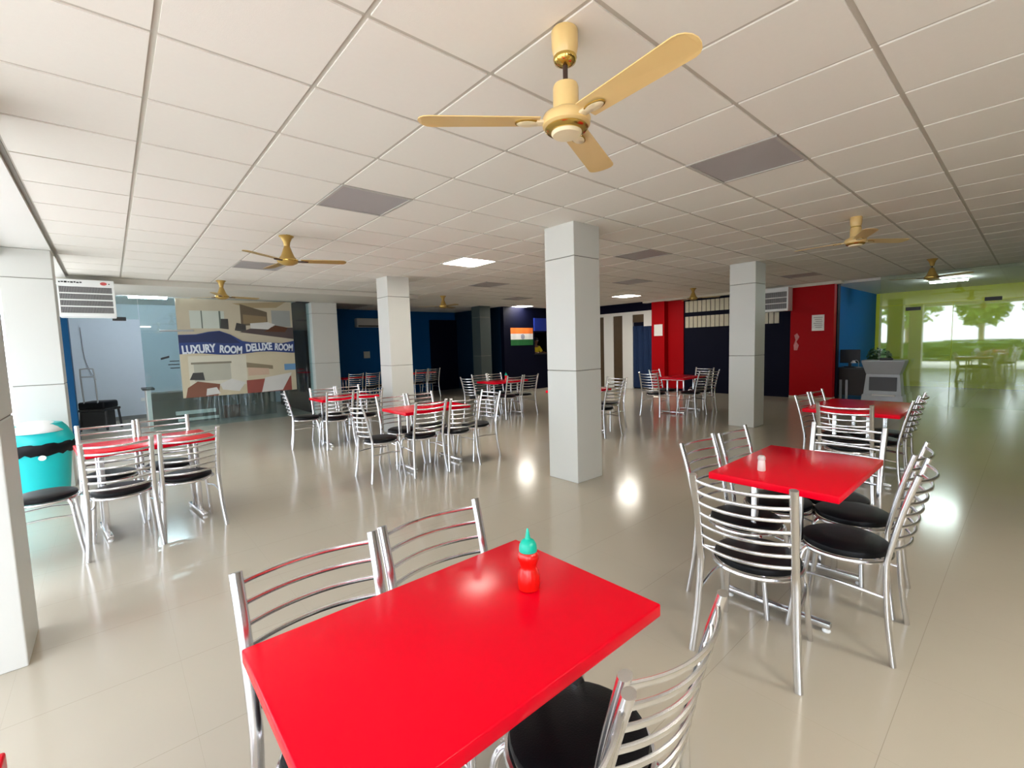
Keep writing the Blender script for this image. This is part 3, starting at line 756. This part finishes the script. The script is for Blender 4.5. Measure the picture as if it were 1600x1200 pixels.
MB().tube([(0, 0, .3), (.02, 0, .85)], .02, n=8).build('stem', BARK, t, True)
foliage(260, .24, .07, (0, 0, .98), .8).build('foliage', LEAF, t)

# ------------------------------------------------------------ person behind the serving window
def skin_fig(name, verts, edges, rad, m, parent, root=0):
    me = bpy.data.meshes.new(name); me.from_pydata(verts, edges, []); me.materials.append(m)
    o = bpy.data.objects.new(name, me); COL.objects.link(o)
    if parent: o.parent = parent
    sk = o.modifiers.new('skin', 'SKIN'); sk.use_smooth_shade = True
    for i, d in enumerate(me.skin_vertices[0].data):
        d.radius = rad[i] if isinstance(rad[i], tuple) else (rad[i], rad[i]); d.use_root = (i == root)
    sb = o.modifiers.new('sub', 'SUBSURF'); sb.levels = 1; sb.render_levels = 2
    return o
pr_ = thing('person', 'person in a yellow shirt leaning at the serving window', 'person', (11.02, 9.32, 0), 0)
SKIN = mat('brown_skin', (.17, .085, .05), .55, noise=.05)
V = [(0, 0, .95), (0, 0, 1.10), (0, -.03, 1.28), (0, -.06, 1.43), (0, -.085, 1.50), (0, -.11, 1.57), (0, -.125, 1.64), (0, -.12, 1.70),
     (-.17, -.06, 1.41), (-.27, -.12, 1.24), (-.22, -.30, 1.225), (-.17, -.40, 1.225), (.17, -.06, 1.41), (.27, -.12, 1.24), (.22, -.30, 1.225), (.17, -.40, 1.225),
     (-.09, .0, .88), (-.10, .01, .5), (-.10, .02, .1), (-.10, -.10, .035), (.09, 0, .88), (.10, .01, .5), (.10, .02, .1), (.10, -.10, .035)]
Ed = [(0, 1), (1, 2), (2, 3), (3, 4), (4, 5), (5, 6), (6, 7), (3, 8), (8, 9), (9, 10), (10, 11), (3, 12), (12, 13), (13, 14), (14, 15), (0, 16), (16, 17), (17, 18), (18, 19), (0, 20), (20, 21), (21, 22), (22, 23)]
Rd = [.11, .115, .125, .09, .045, .06, .075, .06, .055, .042, .033, .022, .055, .042, .033, .022, .085, .058, .038, .035, .085, .058, .038, .035]
skin_fig('body', V, Ed, Rd, SKIN, pr_)
sv = [0, 1, 2, 3, 8, 9, 12, 13]
skin_fig('shirt', [V[i] for i in sv], [(0, 1), (1, 2), (2, 3), (3, 4), (4, 5), (3, 6), (6, 7)], [.135, .14, .152, .105, .075, .06, .075, .06], mat('yellow_cloth', (.75, .58, .02), .8, noise=.06), pr_)
tv = [0, 16, 17, 18, 20, 21, 22]
skin_fig('trousers', [V[i] for i in tv], [(0, 1), (1, 2), (2, 3), (0, 4), (4, 5), (5, 6)], [.13, .10, .072, .06, .10, .072, .06], DARK, pr_)
MB().lathe([(.0, .09), (.05, .08), (.08, .045), (.086, .0), (.08, -.02)], (0, -.105, 1.675), 20).build('hair', mat('black_hair', (.01, .009, .008), .6, noise=.2), pr_, True)
for s in (-1, 1):
    e = MB().lathe([(0, .012), (.009, .008), (.012, 0), (.009, -.008), (0, -.012)], (s*.028, -.19, 1.645), 10).build('eye', LID, pr_, True)
    MB().lathe([(0, .02), (.012, .012), (.014, -.01), (0, -.025)], (s*.079, -.115, 1.635), 10, .5).build('ear', SKIN, pr_, True)
    for k in range(5):
        x = s*(.17-.03*k+.03); y0 = -.40 if k else -.36
        MB().tube([(s*(.185-.014*k), y0, 1.232), (s*(.18-.018*k), y0-.045, 1.232), (s*(.175-.02*k), y0-.075+.01*abs(k-2), 1.222)], .008, n=6).build('finger' if k else 'thumb', SKIN, pr_, True)
MB().lathe([(.004, .03), (.014, -.005), (.011, -.015)], (0, -.2, 1.62), 10).build('nose', SKIN, pr_, True)

# ------------------------------------------------------------ outdoors on the window side (seen in the glass reflection)
struct(MB().box(-40, -1.1, -40, 40, -.16, -.04).build('ground', mat('sunlit_paving', (.62, .60, .56), .8, noise=.08, nscale=2)))
struct(MB().box(-1.12, -1.06, Y0, 9.0, 2.62, H+.05).build('trim_6', WHITE))
struct(MB().box(-3.4, -1.12, Y0, 12.4, H-.05, H+.3).build('ceiling_sky_blocker', WHITE))  # unseen overhang added to hold back high sky light near the openings
wall('wall_daylight_blocker', mat('greige_paint', (.30, .27, .22), .6, spec=.2, noise=.03), -1.1, -1.0, Y0, -6.0, 0, H)  # unseen wall added to cut daylight coming from behind the camera
def tree(x, y, h, r, label):
    t = thing('tree', label, 'tree', (x, y, -.04))
    MB().tube([(0, 0, 0), (.05, .03, h*.35), (.0, .0, h*.62)], .13, n=10).build('trunk', BARK, t, True)
    foliage(700, r, .26, (0, 0, h*.68), 1.1).build('crown', mat('tree_leaves', (.09, .17, .03), .6, noise=.5, nscale=2), t)
for k, (x, y, h, r) in enumerate(((-11, -3.5, 5.0, 1.9), (-12, -.3, 4.4, 1.1), (-14, 3.2, 5.5, 1.8), (-10, 7, 4.8, 1.7), (-13, -8, 5.2, 2.0))):
    tree(x, y, h, r, 'garden tree outside the window side, number seen only as a reflection in the lime glass' if False else ['broad garden tree outside, reflected at the right of the lime glass', 'slim garden tree outside, reflected in the middle of the lime glass', 'tall garden tree outside beyond the nearest pillar', 'garden tree outside level with the teal bin', 'garden tree outside behind the viewer'][k])
hd = foliage(2200, 1.0, .12, (0, 0, 0)); 
for v in hd.bm.verts: v.co = Vector((v.co.x*.45-8.5, v.co.y*9, .55+v.co.z*.55))
tag(hd.build('hedge', LEAF), 'low garden hedge outside the window side', 'hedge')

# the seldom seen lower-left table corner
table(-.9, -1.36, 'red table whose corner just enters the lower left edge of the photo')
